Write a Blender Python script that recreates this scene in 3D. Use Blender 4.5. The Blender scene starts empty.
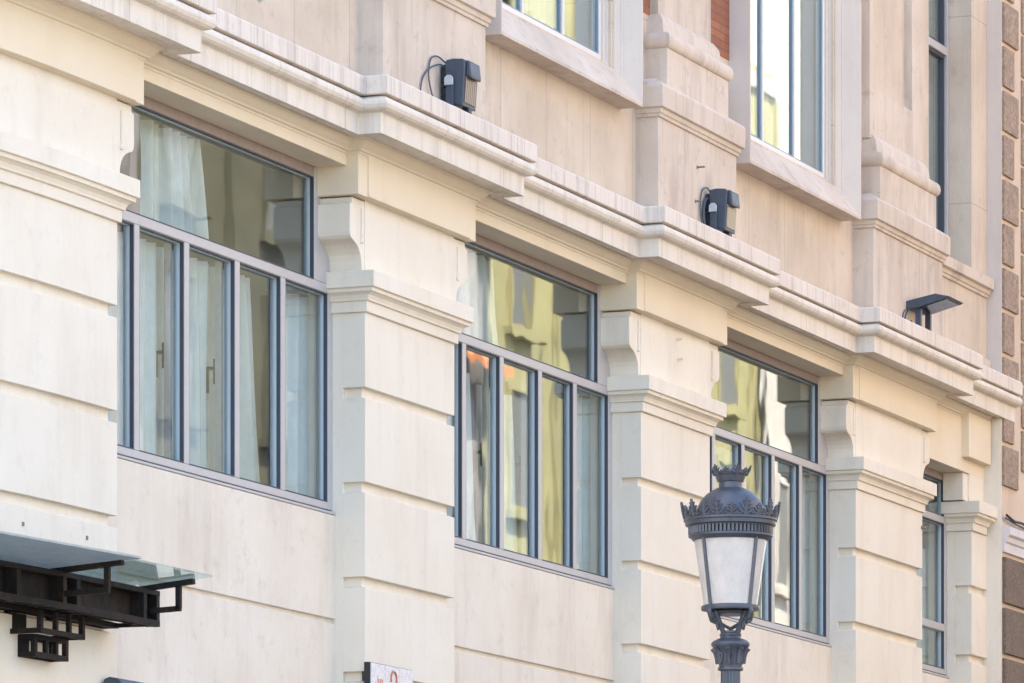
import bpy, bmesh, math, random
from mathutils import Vector, Matrix
random.seed(7)
S = bpy.context.scene
COL = S.collection
R = math.radians

# ------------------------------------------------------------------ camera, sky, sun, exposure
FPX, VPX, VPY = 5400.0, 2600.0, 1118.0
TH = math.atan((VPX - 512) / FPX)
CY, CZ = 15.4331, 1.6
cam = bpy.data.cameras.new('camera'); cam_o = bpy.data.objects.new('camera', cam); COL.objects.link(cam_o)
cam.sensor_fit = 'HORIZONTAL'; cam.sensor_width = 36.0
cam.lens = 36.0 * FPX / 1024.0
cam.shift_x = 0.0
cam.shift_y = (VPY - 341.5) / 1024.0
cam.clip_start = 0.1; cam.clip_end = 3000
cam_o.location = (0, -CY, CZ)
cam_o.rotation_euler = (R(90), 0, TH - R(90))
S.camera = cam_o

SUN_EL, SUN_AZ = R(50), R(-30)          # azimuth measured from +Y towards +X: the sun stands behind the building
world = bpy.data.worlds.new('World'); S.world = world; world.use_nodes = True
wn = world.node_tree.nodes; wl = world.node_tree.links
sky = wn.new('ShaderNodeTexSky'); sky.sky_type = 'NISHITA'; sky.sun_disc = False
sky.sun_elevation = SUN_EL; sky.sun_rotation = SUN_AZ
sky.air_density = 1.0; sky.dust_density = 2.0; sky.ozone_density = 1.0
wl.new(sky.outputs[0], wn['Background'].inputs[0]); wn['Background'].inputs[1].default_value = 0.15
sun = bpy.data.lights.new('sun', 'SUN'); sun_o = bpy.data.objects.new('sun', sun); COL.objects.link(sun_o)
sun.energy = 4.2; sun.angle = R(0.5); sun.color = (1.0, 0.93, 0.82)
sd = Vector((math.sin(SUN_AZ) * math.cos(SUN_EL), math.cos(SUN_AZ) * math.cos(SUN_EL), math.sin(SUN_EL)))
sun_o.rotation_euler = sd.to_track_quat('Z', 'Y').to_euler()
S.view_settings.view_transform = 'Standard'; S.view_settings.look = 'None'
S.view_settings.exposure = 2.4; S.view_settings.gamma = 1.0; S.view_settings.use_curve_mapping = False

# ------------------------------------------------------------------ materials
def srgb(r, g, b):
    f = lambda c: (c / 12.92 if c <= .04045 else ((c + .055) / 1.055) ** 2.4)
    return (f(r / 255), f(g / 255), f(b / 255))
def new_mat(name):
    m = bpy.data.materials.new(name); m.use_nodes = True
    n = m.node_tree.nodes; l = m.node_tree.links
    return m, n, l, n['Principled BSDF']
def ramp(n, l, src, p0, p1, c0, c1):
    r = n.new('ShaderNodeValToRGB'); r.color_ramp.elements[0].position = p0; r.color_ramp.elements[1].position = p1
    r.color_ramp.elements[0].color = (*c0, 1); r.color_ramp.elements[1].color = (*c1, 1)
    l.new(src, r.inputs[0]); return r.outputs[0]
def mixc(n, l, fac, a, b, mode='MIX'):
    m = n.new('ShaderNodeMix'); m.data_type = 'RGBA'; m.blend_type = mode
    for sck, v in ((m.inputs[0], fac), (m.inputs[6], a), (m.inputs[7], b)):
        if isinstance(v, (int, float)): sck.default_value = v
        elif isinstance(v, tuple): sck.default_value = (*v, 1)
        else: l.new(v, sck)
    return m.outputs[2]
def pos(n, l, scale=(1, 1, 1), loc=(0, 0, 0)):
    g = n.new('ShaderNodeNewGeometry'); mp = n.new('ShaderNodeMapping')
    mp.inputs['Scale'].default_value = scale; mp.inputs['Location'].default_value = loc
    l.new(g.outputs['Position'], mp.inputs[0]); return mp.outputs[0]
def noise(n, l, vec, sc, det=4, rough=.55):
    t = n.new('ShaderNodeTexNoise'); t.inputs['Scale'].default_value = sc
    t.inputs['Detail'].default_value = det; t.inputs['Roughness'].default_value = rough
    l.new(vec, t.inputs['Vector']); return t.outputs['Fac']
def bump(n, l, h, strength, dist, prev=None):
    b = n.new('ShaderNodeBump'); b.inputs['Strength'].default_value = strength; b.inputs['Distance'].default_value = dist
    l.new(h, b.inputs['Height'])
    if prev: l.new(prev, b.inputs['Normal'])
    return b.outputs[0]
def masonry(name, base, tint, dirt, mott=.6, streak=.25, streak_scale=(3.2, 3.2, .55), dirt_amt=.3, grain=90, bmp=.25, joints=None, rough=.9, pin=.16):
    m, n, l, p = new_mat(name)
    v = pos(n, l)
    big = noise(n, l, v, 1.1, 5, .6)
    c = mixc(n, l, ramp(n, l, big, .35, .68, (0, 0, 0), (mott, mott, mott)), base, tint)
    st = noise(n, l, pos(n, l, streak_scale), 1.0, 6, .65)
    c = mixc(n, l, ramp(n, l, st, .5, .78, (0, 0, 0), (streak, streak, streak)), c, dirt)
    st2 = noise(n, l, pos(n, l, (streak_scale[0] * 4, streak_scale[1] * 4, streak_scale[2] * 1.8), (3, 1, 7)), 1.0, 3, .6)
    c = mixc(n, l, ramp(n, l, st2, .56, .74, (0, 0, 0), (streak * pin,) * 3), c, dirt)
    sp = noise(n, l, v, 6.5, 7, .72)
    c = mixc(n, l, ramp(n, l, sp, .56, .80, (0, 0, 0), (dirt_amt,) * 3), c, dirt)
    wv = noise(n, l, pos(n, l, (1, 1, 1), (5, 2, 9)), 22, 5, .75)
    c = mixc(n, l, ramp(n, l, wv, .66, .74, (0, 0, 0), (dirt_amt * .8,) * 3), c, tuple(d * .7 for d in dirt))
    gr = noise(n, l, v, grain, 3, .6)
    c = mixc(n, l, .10, c, ramp(n, l, gr, .3, .7, (.45, .45, .45), (1, 1, 1)), 'MULTIPLY')
    h = mixc(n, l, .5, gr, sp)
    if joints:
        x = n.new('ShaderNodeSeparateXYZ'); g = n.new('ShaderNodeNewGeometry'); l.new(g.outputs['Position'], x.inputs[0])
        cb = n.new('ShaderNodeCombineXYZ'); l.new(x.outputs[0], cb.inputs[0]); l.new(x.outputs[2], cb.inputs[1])
        mp = n.new('ShaderNodeMapping'); mp.inputs['Location'].default_value = joints[2]; l.new(cb.outputs[0], mp.inputs[0])
        b = n.new('ShaderNodeTexBrick'); b.offset = joints[3]; b.inputs['Scale'].default_value = 1
        b.inputs['Brick Width'].default_value = joints[0]; b.inputs['Row Height'].default_value = joints[1]
        b.inputs['Mortar Size'].default_value = .006; b.inputs['Mortar Smooth'].default_value = .3
        l.new(mp.outputs[0], b.inputs['Vector'])
        c = mixc(n, l, b.outputs['Fac'], c, mixc(n, l, .45, c, tuple(d * .75 for d in dirt)))
    l.new(c, p.inputs['Base Color']); p.inputs['Roughness'].default_value = rough
    p.inputs['Specular IOR Level'].default_value = .25
    nb = bump(n, l, h, bmp, .004)
    big2 = noise(n, l, v, 3.0, 2, .5)
    nb = bump(n, l, big2, .12, .02, nb)
    l.new(nb, p.inputs['Normal'])
    return m
M = {}
M['plaster'] = masonry('cream_plaster', (.795, .725, .61), (.74, .65, .52), (.44, .36, .28), mott=.75, streak=.26, dirt_amt=.32)
M['panel'] = masonry('spandrel_plaster', (.77, .695, .585), (.69, .595, .48), (.38, .31, .25), mott=.8, streak=.38, dirt_amt=.42)
M['bounce_plaster'] = masonry('bounce_yellow_plaster', (.77, .67, .51), (.74, .61, .44), (.5, .42, .33), streak=.12, dirt_amt=.14)  # yellow bounce light under the cornice is put into this colour
M['cornice'] = masonry('cornice_limestone', (.76, .69, .595), (.69, .60, .50), (.30, .24, .20), pin=.6, streak=.42, streak_scale=(9, 9, .5), dirt_amt=.34, joints=(1.35, 50, (.35, -20, 0), 0))
M['blocking'] = masonry('weathered_blocking_limestone', (.74, .66, .575), (.66, .56, .47), (.32, .26, .225), pin=.9, streak=.6, streak_scale=(11, 11, .4), dirt_amt=.4, joints=(1.35, 50, (.1, -20, 0), 0))
M['stone'] = masonry('upper_limestone', (.665, .565, .47), (.55, .45, .36), (.26, .21, .18), pin=.5, streak=.55, dirt_amt=.66, mott=.9)
M['stone_wall'] = masonry('upper_wall_limestone', (.66, .555, .445), (.53, .43, .33), (.27, .22, .18), streak=.45, dirt_amt=.62, mott=.9, joints=(1.02, 1.9, (.12, -9.0, 0), 0.0))
M['grey_stone'] = masonry('window_limestone', (.64, .57, .50), (.57, .49, .43), (.36, .33, .32), streak=.3, dirt_amt=.3)
M['neigh'] = masonry('neighbour_cream_stone', (.66, .52, .40), (.6, .46, .35), (.36, .28, .23), streak=.3, dirt_amt=.3)
M['neigh_white'] = masonry('neighbour_white_plaster', (.70, .66, .66), (.62, .58, .58), (.36, .34, .34), streak=.3, dirt_amt=.3)
M['opp_grey'] = masonry('pinkish_grey_render', (.32, .28, .26), (.22, .19, .18), (.14, .12, .115), mott=.9, streak=.7, streak_scale=(2.5, 2.5, .12), pin=.8)
M['opp_olive'] = masonry('olive_render', (.12, .105, .065), (.08, .07, .043), (.07, .06, .04), mott=.9, streak=.7, streak_scale=(2.5, 2.5, .12), pin=.8)
M['opp_yellow'] = masonry('yellow_render', (.36, .31, .15), (.25, .215, .11), (.16, .14, .085), mott=.9, streak=.7, streak_scale=(2.5, 2.5, .12), pin=.8)
M['opp_cream'] = masonry('pale_pink_render', (.52, .46, .40), (.40, .35, .31), (.3, .26, .23), mott=.9, streak=.7, streak_scale=(2.5, 2.5, .12), pin=.8)
M['opp_warm_bounce'] = masonry('warm_bounce_render', (.68, .54, .41), (.62, .49, .36), (.45, .32, .22), dirt_amt=.1)  # warm colour for the unseen block that bounces light at the facade
M['opp_bounce_damper'] = masonry('dark_bounce_damper', (.10, .09, .08), (.07, .065, .06), (.04, .04, .04))  # dark so the unseen lower storeys send little light back
M['opp_reflector'] = masonry('reflector_white', (.82, .75, .61), (.78, .71, .57), (.5, .46, .42), dirt_amt=.1)  # pale colour for the added block mirrored as brightness
M['ground'] = masonry('paving_stone', (.21, .185, .16), (.18, .155, .13), (.12, .105, .09), joints=(.6, .4, (0, 0, 0), .5))
M['asphalt'] = masonry('asphalt', (.055, .053, .05), (.045, .044, .042), (.03, .03, .03), grain=160, bmp=.6)
M['kerb'] = masonry('granite_kerb', (.36, .35, .34), (.30, .29, .28), (.2, .2, .2))

def rough_stone(name, q):
    m, n, l, p = new_mat(name)
    v = pos(n, l)
    a = noise(n, l, v, 26, 6, .75); b = noise(n, l, v, 5, 4, .6)
    c = ramp(n, l, a, .3, .72, tuple(q * t for t in (.22, .155, .11)), tuple(q * t for t in (.62, .46, .34)))
    c = mixc(n, l, ramp(n, l, b, .4, .7, (0,) * 3, (.5,) * 3), c, tuple(q * t for t in (.26, .19, .145)))
    l.new(c, p.inputs['Base Color']); p.inputs['Roughness'].default_value = .95
    l.new(bump(n, l, a, 1.0, .03), p.inputs['Normal']); return m
M['rough'] = rough_stone('rough_brown_stone', 1.0); M['rough_dark'] = rough_stone('dark_rough_stone', .55)
def brick():
    m, n, l, p = new_mat('orange_brick')
    x = n.new('ShaderNodeSeparateXYZ'); g = n.new('ShaderNodeNewGeometry'); l.new(g.outputs['Position'], x.inputs[0])
    cb = n.new('ShaderNodeCombineXYZ'); l.new(x.outputs[0], cb.inputs[0]); l.new(x.outputs[2], cb.inputs[1])
    b = n.new('ShaderNodeTexBrick'); b.inputs['Scale'].default_value = 1
    b.inputs['Brick Width'].default_value = .26; b.inputs['Row Height'].default_value = .072
    b.inputs['Mortar Size'].default_value = .006
    b.inputs['Color1'].default_value = (.40, .15, .075, 1); b.inputs['Color2'].default_value = (.30, .11, .06, 1)
    b.inputs['Mortar'].default_value = (.16, .10, .08, 1)
    l.new(cb.outputs[0], b.inputs['Vector'])
    v = pos(n, l); a = noise(n, l, v, 30, 4)
    c = mixc(n, l, .35, b.outputs['Color'], ramp(n, l, a, .3, .7, (.4,) * 3, (1,) * 3), 'MULTIPLY')
    l.new(c, p.inputs['Base Color']); p.inputs['Roughness'].default_value = .85
    l.new(bump(n, l, b.outputs['Fac'], -.5, .01), p.inputs['Normal']); return m
M['brick'] = brick()
def metal(name, col, rough=.45, var=.25, spec=.5, metallic=0.0, rust=None):
    m, n, l, p = new_mat(name)
    v = pos(n, l); a = noise(n, l, v, 18, 6, .7)
    c = mixc(n, l, ramp(n, l, a, .35, .7, (0,) * 3, (var,) * 3), col, tuple(min(1, q * 1.7 + .02) for q in col))
    if rust:
        r_ = noise(n, l, pos(n, l, (4, 4, 2)), 2.5, 8, .75)
        c = mixc(n, l, ramp(n, l, r_, .50, .66, (0,) * 3, (.7,) * 3), c, rust)
    l.new(c, p.inputs['Base Color'])
    l.new(ramp(n, l, a, .3, .75, (rough - .08,) * 3, (rough + .2,) * 3), p.inputs['Roughness'])
    p.inputs['Metallic'].default_value = metallic; p.inputs['Specular IOR Level'].default_value = spec
    l.new(bump(n, l, noise(n, l, v, 120, 3), .15, .002), p.inputs['Normal']); return m
M['frame'] = metal('lilac_grey_aluminium', (.42, .40, .39), .42, .2)
M['frame_brown'] = metal('weathered_frame_head', (.27, .21, .18), .6, .5)
M['sash'] = metal('skylit_blue_sash', (.42, .48, .51), .35, .05)  # pale blue of sky light on the reveals is put into this colour
M['gasket'] = metal('dark_gasket', (.045, .05, .065), .5, .1)
M['frame_white'] = metal('white_window_paint', (.66, .63, .60), .45, .1)
M['navy'] = metal('navy_window_side', (.16, .23, .29), .35, .1)
M['anthracite'] = metal('anthracite_paint', (.042, .056, .078), .42, .3)
M['black'] = metal('black_plastic', (.015, .016, .018), .5, .2)
M['lightgrey'] = metal('pale_grey_cap', (.42, .43, .46), .6, .2)
M['iron'] = metal('dark_grey_cast_iron', (.040, .044, .058), .36, .5, .6)
M['steel'] = metal('rusty_dark_steel', (.010, .009, .009), .6, .3, .15, 0, (.05, .028, .017))
M['rust'] = metal('rusty_fixing', (.22, .17, .13), .8, .4)
M['cable'] = metal('grey_cable', (.06, .075, .10), .5, .1)
M['tile'] = metal('white_glazed_tile', (.62, .59, .60), .25, .15)
M['orange'] = metal('orange_glaze', (.45, .13, .05), .3, .1)
M['orange_cloth'] = metal('orange_awning_cloth', (.60, .22, .09), .8, .1)
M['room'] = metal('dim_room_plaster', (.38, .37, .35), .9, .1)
M['shutter'] = metal('brown_grey_shutter', (.12, .11, .10), .6, .3)
M['glass_dark'] = metal('dark_window_glass', (.02, .022, .025), .12, .1)
def louvre():
    m, n, l, p = new_mat('ribbed_lamp_glass')
    x = n.new('ShaderNodeSeparateXYZ'); g = n.new('ShaderNodeNewGeometry'); l.new(g.outputs['Position'], x.inputs[0])
    w = n.new('ShaderNodeMath'); w.operation = 'MULTIPLY'; w.inputs[1].default_value = 170; l.new(x.outputs[0], w.inputs[0])
    s = n.new('ShaderNodeMath'); s.operation = 'SINE'; l.new(w.outputs[0], s.inputs[0])
    l.new(ramp(n, l, s.outputs[0], -1.0, -.2, (.12, .095, .08), (.26, .215, .18)), p.inputs['Base Color'])
    p.inputs['Roughness'].default_value = .2
    return m
M['louvre'] = louvre()
def schlick(n, l, f0):
    w = n.new('ShaderNodeLayerWeight'); w.inputs[0].default_value = .5
    a = n.new('ShaderNodeMath'); a.operation = 'POWER'; a.inputs[1].default_value = 5; l.new(w.outputs['Facing'], a.inputs[0])
    b = n.new('ShaderNodeMath'); b.operation = 'MULTIPLY_ADD'; b.inputs[1].default_value = 1 - f0; b.inputs[2].default_value = f0; l.new(a.outputs[0], b.inputs[0])
    return b.outputs[0]
def glass(name, f0, tint, wav, scale=1.4):
    m, n, l, p = new_mat(name); n.remove(p)
    out = n['Material Output']
    g = n.new('ShaderNodeBsdfGlossy'); g.inputs['Roughness'].default_value = .016; g.inputs['Color'].default_value = (.90, .965, .97, 1)
    t = n.new('ShaderNodeBsdfTransparent'); t.inputs[0].default_value = (*tint, 1)
    mx = n.new('ShaderNodeMixShader')
    nz = noise(n, l, pos(n, l, (1.0, 1.0, .55)), scale, 2, .5)
    nb = bump(n, l, nz, wav, .02)
    l.new(nb, g.inputs['Normal'])
    l.new(schlick(n, l, f0), mx.inputs[0]); l.new(t.outputs[0], mx.inputs[1]); l.new(g.outputs[0], mx.inputs[2])
    l.new(mx.outputs[0], out.inputs[0]); return m
M['pane'] = glass('window_glass', .10, (.955, .985, .985), .05)
M['pane_up'] = glass('upper_window_glass', .16, (.93, .97, .98), .02)
def frosted(name, col, trans):
    m, n, l, p = new_mat(name); n.remove(p); out = n['Material Output']
    d = n.new('ShaderNodeBsdfDiffuse'); t = n.new('ShaderNodeBsdfTranslucent'); g = n.new('ShaderNodeBsdfGlossy')
    a = noise(n, l, pos(n, l, (1, 1, .6)), 11, 8, .75)
    c = ramp(n, l, a, .38, .66, tuple(q * .86 for q in col), col)
    l.new(c, d.inputs[0]); l.new(c, t.inputs[0]); g.inputs['Roughness'].default_value = .18
    m1 = n.new('ShaderNodeMixShader'); m1.inputs[0].default_value = trans
    l.new(d.outputs[0], m1.inputs[1]); l.new(t.outputs[0], m1.inputs[2])
    m2 = n.new('ShaderNodeMixShader'); l.new(schlick(n, l, .04), m2.inputs[0]); l.new(m1.outputs[0], m2.inputs[1]); l.new(g.outputs[0], m2.inputs[2])
    l.new(m2.outputs[0], out.inputs[0]); return m
M['frosted'] = frosted('frosted_lantern_glass', (.98, .93, .88), .6)
M['curtain'] = frosted('white_curtain', (.86, .90, .89), .3)
M['canopy_glass'] = frosted('frosted_canopy_glass', (.62, .68, .68), .7)
M['teal_glass'] = glass('teal_canopy_glass', .03, (.76, .87, .88), .02)

# ------------------------------------------------------------------ mesh helpers
X0, RB = 32.2, 20.0
def bend(x, y):
    if x >= X0: return x, y
    a = (X0 - x) / RB
    return X0 - (RB - y) * math.sin(a), RB - (RB - y) * math.cos(a)
def box(bm, x0, x1, y0, y1, z0, z1, nx=1):
    xs = [x0 + (x1 - x0) * i / nx for i in range(nx + 1)]
    rings = [[bm.verts.new((x, y, z)) for y, z in ((y0, z0), (y1, z0), (y1, z1), (y0, z1))] for x in xs]
    for a, b in zip(rings, rings[1:]):
        for k in range(4): bm.faces.new((a[k], a[(k + 1) % 4], b[(k + 1) % 4], b[k]))
    bm.faces.new(rings[0][::-1]); bm.faces.new(rings[-1])
def prism(bm, pts, axis, a, b):
    """pts: outline; axis 'x' -> pts are (y,z), 'y' -> (x,z), 'z' -> (x,y)"""
    mk = {'x': lambda p, q: (q, p[0], p[1]), 'y': lambda p, q: (p[0], q, p[1]), 'z': lambda p, q: (p[0], p[1], q)}[axis]
    A = [bm.verts.new(mk(p, a)) for p in pts]; B = [bm.verts.new(mk(p, b)) for p in pts]
    n = len(pts)
    for k in range(n): bm.faces.new((A[k], A[(k + 1) % n], B[(k + 1) % n], B[k]))
    bm.faces.new(A[::-1]); bm.faces.new(B)
def sweep(bm, path, prof, caps=True):
    P = [Vector((p[0], p[1])) for p in path]
    norms = []
    for a, b in zip(P, P[1:]):
        d = (b - a).normalized(); norms.append(Vector((d.y, -d.x)))
    rows = []
    for i, p in enumerate(P):
        n1 = norms[max(0, i - 1)]; n2 = norms[min(len(norms) - 1, i)]
        mt = (n1 + n2) / (1 + n1.dot(n2))
        rows.append([bm.verts.new((p.x + mt.x * o, p.y + mt.y * o, z)) for o, z in prof])
    for a, b in zip(rows, rows[1:]):
        for k in range(len(prof) - 1): bm.faces.new((a[k], b[k], b[k + 1], a[k + 1]))
    if caps:
        bm.faces.new(rows[0][::-1]); bm.faces.new(rows[-1])
def lathe(bm, prof, seg=32, c=(0, 0, 0), a0=0, a1=2 * math.pi, flute=None):
    full = abs(a1 - a0 - 2 * math.pi) < 1e-6
    n = seg if full else seg + 1
    rows = []
    for r, z in prof:
        row = []
        for i in range(n):
            a = a0 + (a1 - a0) * i / seg
            rr = r * (1 + (flute[1] * (abs(math.sin(a * flute[0] / 2)) - 1) if flute else 0))
            row.append(bm.verts.new((c[0] + rr * math.cos(a), c[1] + rr * math.sin(a), c[2] + z)))
        rows.append(row)
    for a, b in zip(rows, rows[1:]):
        for i in range(seg):
            j = (i + 1) % n
            bm.faces.new((a[i], a[j], b[j], b[i]))
    if full:
        bm.faces.new(rows[0][::-1]); bm.faces.new(rows[-1])
def tube(bm, pts, r, seg=8, taper=None):
    P = [Vector(p) for p in pts]; rows = []
    prev = None
    for i, p in enumerate(P):
        d = (P[min(i + 1, len(P) - 1)] - P[max(i - 1, 0)]).normalized()
        if prev is None:
            u = d.orthogonal().normalized()
        else:
            u = (prev - d * prev.dot(d)).normalized()
        prev = u; v = d.cross(u)
        rr = r if taper is None else r * (1 + (taper - 1) * i / (len(P) - 1))
        rows.append([bm.verts.new(p + (u * math.cos(2 * math.pi * k / seg) + v * math.sin(2 * math.pi * k / seg)) * rr) for k in range(seg)])
    for a, b in zip(rows, rows[1:]):
        for k in range(seg): bm.faces.new((a[k], a[(k + 1) % seg], b[(k + 1) % seg], b[k]))
    bm.faces.new(rows[0][::-1]); bm.faces.new(rows[-1])
def bar(bm, a, b, w, h=None):
    """square bar between two points"""
    a, b = Vector(a), Vector(b); d = (b - a).normalized(); h = h or w
    up = Vector((0, 0, 1)) if abs(d.z) < .9 else Vector((0, 1, 0))
    s_ = d.cross(up).normalized(); t = s_.cross(d).normalized()
    A = [bm.verts.new(a + s_ * (i * w / 2) + t * (j * h / 2)) for i, j in ((-1, -1), (1, -1), (1, 1), (-1, 1))]
    B = [bm.verts.new(b + s_ * (i * w / 2) + t * (j * h / 2)) for i, j in ((-1, -1), (1, -1), (1, 1), (-1, 1))]
    for k in range(4): bm.faces.new((A[k], A[(k + 1) % 4], B[(k + 1) % 4], B[k]))
    bm.faces.new(A[::-1]); bm.faces.new(B)
def obj(name, bm, mat, parent=None, bev=0.0, smooth=False, bent=False, label=None):
    if bent:
        for v in bm.verts: v.co.x, v.co.y = bend(v.co.x, v.co.y)
    bmesh.ops.recalc_face_normals(bm, faces=bm.faces)
    me = bpy.data.meshes.new(name); bm.to_mesh(me); bm.free()
    o = bpy.data.objects.new(name, me); COL.objects.link(o)
    me.materials.append(M[mat] if isinstance(mat, str) else mat)
    if smooth:
        for f in me.polygons: f.use_smooth = True
        me.set_sharp_from_angle(angle=R(38))
    if bev:
        b = o.modifiers.new('bevel', 'BEVEL'); b.width = bev; b.segments = 2; b.limit_method = 'ANGLE'; b.angle_limit = R(35)
    if parent:
        o.parent = parent; o.matrix_parent_inverse = Matrix.Translation(parent_world(parent)).inverted()
    if label: o['label'] = label
    return o
def parent_world(p):
    # things are unrotated Empties; meshes are built in world coordinates
    return Vector(p.location) if p.type == 'EMPTY' else Vector((0, 0, 0))
def thing(name, loc, label, cat, group=None):
    o = bpy.data.objects.new(name, None); COL.objects.link(o); o.location = loc
    o.empty_display_size = .2
    o['label'] = label; o['category'] = cat
    if group: o['group'] = group
    return o
def structure(name, bm, mat):
    o = obj(name, bm, mat); o['kind'] = 'structure'; return o
NB = bmesh.new

# ------------------------------------------------------------------ ground
bm = NB(); box(bm, -400, 500, -400, 400, -.5, -.02); structure('ground', bm, 'ground')
bm = NB(); box(bm, -120, 220, -14.5, -5.0, -.05, .0); structure('road', bm, 'asphalt')
for nm, y0, y1 in (('pavement', -4.8, 1.0), ('pavement', -20.5, -14.7)):
    bm = NB(); box(bm, -120, 220, y0, y1, -.05, .12); structure(nm, bm, 'ground')
for y in (-5.0, -14.7):
    bm = NB(); box(bm, -120, 220, y, y + .2, -.05, .125); structure('kerb', bm, 'kerb')

# ------------------------------------------------------------------ the cream corner building
B = thing('corner_building', (36, 4, 0), 'cream stone building with moulded cornice, wide grey office windows and grooved pilasters', 'building')
PIL = [(26.0, 32.62), (36.90, 38.684), (42.94, 44.717), (48.96, 51.134)]      # shaft fronts on Y = 0
FY = .262                                                                  # window plane
CAP = [(-.02, 7.56), (.0, 7.567), (.024, 7.569), (.024, 7.648), (.043, 7.650), (.044, 7.664), (.055, 7.69), (.078, 7.708), (.094, 7.709), (.094, 7.738), (.116, 7.740), (.116, 7.86), (-.04, 7.868)]
def shaft_prof(z0, z1):
    pr = [(0, z0)]
    g = 7.015 - .702 * 9
    while g < z1:
        if g - .09 > z0: pr += [(0, g - .084), (-.046, g - .07), (-.046, g + .002), (0, g)]
        g += .702
    return pr + [(0, z1)]
def path_for(xl, xr, y):
    p = [(xl, y), (xl, 0)]
    if xl < X0:
        p += [(xl + (X0 - xl) * i / 14, 0) for i in range(1, 15)]
    return p + [(xr, 0), (xr, y)]
def console(bm, x, s):
    """x: shaft side; s=-1 projects to the left"""
    prof = [(0, 8.385), (.235, 8.385), (.235, 8.345), (.275, 8.335), (.277, 8.13), (.268, 8.10), (.245, 8.08), (.20, 8.068), (.15, 8.05), (.105, 8.02), (.075, 7.985), (.058, 7.945), (.052, 7.905), (.052, 7.866), (0, 7.866)]
    prism(bm, [(x + s * a, z) for a, z in prof], 'y', .006, FY + .04)
    # incised fillet and its small round end on the street face
    box(bm, *sorted((x + s * .062, x + s * .072)), -.004, .006, 8.10, 8.33)
    lathe(bm, [(.0, -.02), (.017, -.017), (.02, 0), (.017, .017), (.0, .02)], 10, (x + s * .067, .002, 8.085))
for i, (xl, xr) in enumerate(PIL):
    nx = 16 if i == 0 else 1
    bent = i == 0
    bm = NB()
    sweep(bm, path_for(xl, xr, .18), shaft_prof(0, 7.565), caps=False)
    box(bm, xl, xr, .18, FY + .2, 0, 7.6, nx)                 # plain margin against the window
    box(bm, xl + .001, xr - .001, .002, FY + .2, 7.6, 8.5, nx)      # neck between capital and frieze block
    P = obj('pilaster', bm, 'plaster', B, .003, bent=bent)
    bm = NB(); sweep(bm, path_for(xl, xr, FY + .03), CAP); obj('capital', bm, 'plaster', P, .004, bent=bent)
    for x, s in ((xl, -1), (xr, 1)):
        if i == 0 and s < 0: continue
        bm = NB(); console(bm, x, s); obj('console', bm, 'plaster', P, .004)
    bm = NB()
    box(bm, xl - .283, xr + .283, -.065, FY + .2, 8.395, 8.76, nx)
    box(bm, xl - .283 + .17, xr + .283 - .14, -.079, -.06, 8.397, 8.745, nx)
    obj('frieze_block', bm, 'bounce_plaster', P, .005, bent=bent)
# narrow end pilaster beside the neighbour
P5 = (52.87, 53.44)
bm = NB()
sweep(bm, [(P5[0], .18), (P5[0], 0), (P5[1], 0)], shaft_prof(0, 7.565), caps=False)
box(bm, P5[0], P5[1], .18, FY + .2, 0, 7.6); box(bm, P5[0] + .02, P5[1], .03, FY + .2, 7.6, 8.72)
P = obj('pilaster', bm, 'plaster', B, .005)
bm = NB(); sweep(bm, [(P5[0], FY + .03), (P5[0], 0), (P5[1] - .12, 0), (P5[1] - .12, .12)], CAP); obj('capital', bm, 'plaster', P, .004)
bm = NB(); box(bm, 52.60, 53.40, -.05, .3, 8.29, 8.74); obj('frieze_block', bm, 'bounce_plaster', P, .005)
bm = NB(); box(bm, 52.72, 52.9, .05, .262, 7.87, 8.147); obj('console', bm, 'plaster', P, .005)

# bays: spandrel walls and lintels
BAYS = [(PIL[0][1], PIL[1][0]), (PIL[1][1], PIL[2][0]), (PIL[2][1], PIL[3][0]), (PIL[3][1], P5[0])]
for i, (a, b) in enumerate(BAYS):
    bm = NB()
    sweep(bm, [(a, .24), (b, .24)], [(0, 0), (0, 5.262), (-.03, 5.27), (-.03, 5.30), (0, 5.302), (0, 6.068), (-.4, 6.068), (-.4, 0)], caps=False)
    obj('spandrel_wall', bm, 'panel', B, .003)
    bm = NB()
    if i < 3: box(bm, a + .284, b - .284, .029, .62, 8.608, 8.79)
    else:
        box(bm, a + .284, 53.42, .029, .62, 8.15, 8.79)
    obj('lintel', bm, 'bounce_plaster', B, .005)

# cornice: bed moulding, corona with torus, blocking course
def frieze_path():
    p = [(26.0 + (X0 - 26.0) * i / 14, -.065) for i in range(15)]
    for i, (xl, xr) in enumerate(PIL):
        if i: p += [(xl - .283, .029), (xl - .283, -.065)]
        p += [(xr + .283, -.065), (xr + .283, .029)]
    return p + [(53.41, .029)]
bm = NB()
sweep(bm, frieze_path(), [(-.02, 8.69), (.006, 8.692), (.010, 8.706), (.028, 8.712), (.034, 8.725), (.052, 8.738), (.07, 8.757), (.082, 8.775), (.10, 8.779), (.10, 8.80), (-.02, 8.80)])
obj('bed_moulding', bm, 'bounce_plaster', B, .002, bent=True)
RY, CYR = -.36, -.18
def corona_path():
    p = [(26.0 + (X0 - 26.0) * i / 14, RY) for i in range(15)]
    for i, (xl, xr) in enumerate(PIL):
        if i: p += [(xl - .283 - .28, CYR), (xl - .283 - .28, RY)]
        p += [(xr + .283 + .28, RY), (xr + .283 + .28, CYR)]
    return p + [(53.85, CYR)]
bm = NB()
cor = [(-.45, 8.797), (-.075, 8.797), (-.075, 8.775), (0, 8.775), (0, 8.925), (.012, 8.93), (.045, 8.936), (.066, 8.951), (.079, 8.975), (.079, 8.995), (.068, 9.018), (.045, 9.034), (.028, 9.040)]
sweep(bm, corona_path(), cor + [(-.45, 9.04)])
cn = obj('cornice', bm, 'cornice', B, .003, bent=True)
bm = NB()
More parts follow.
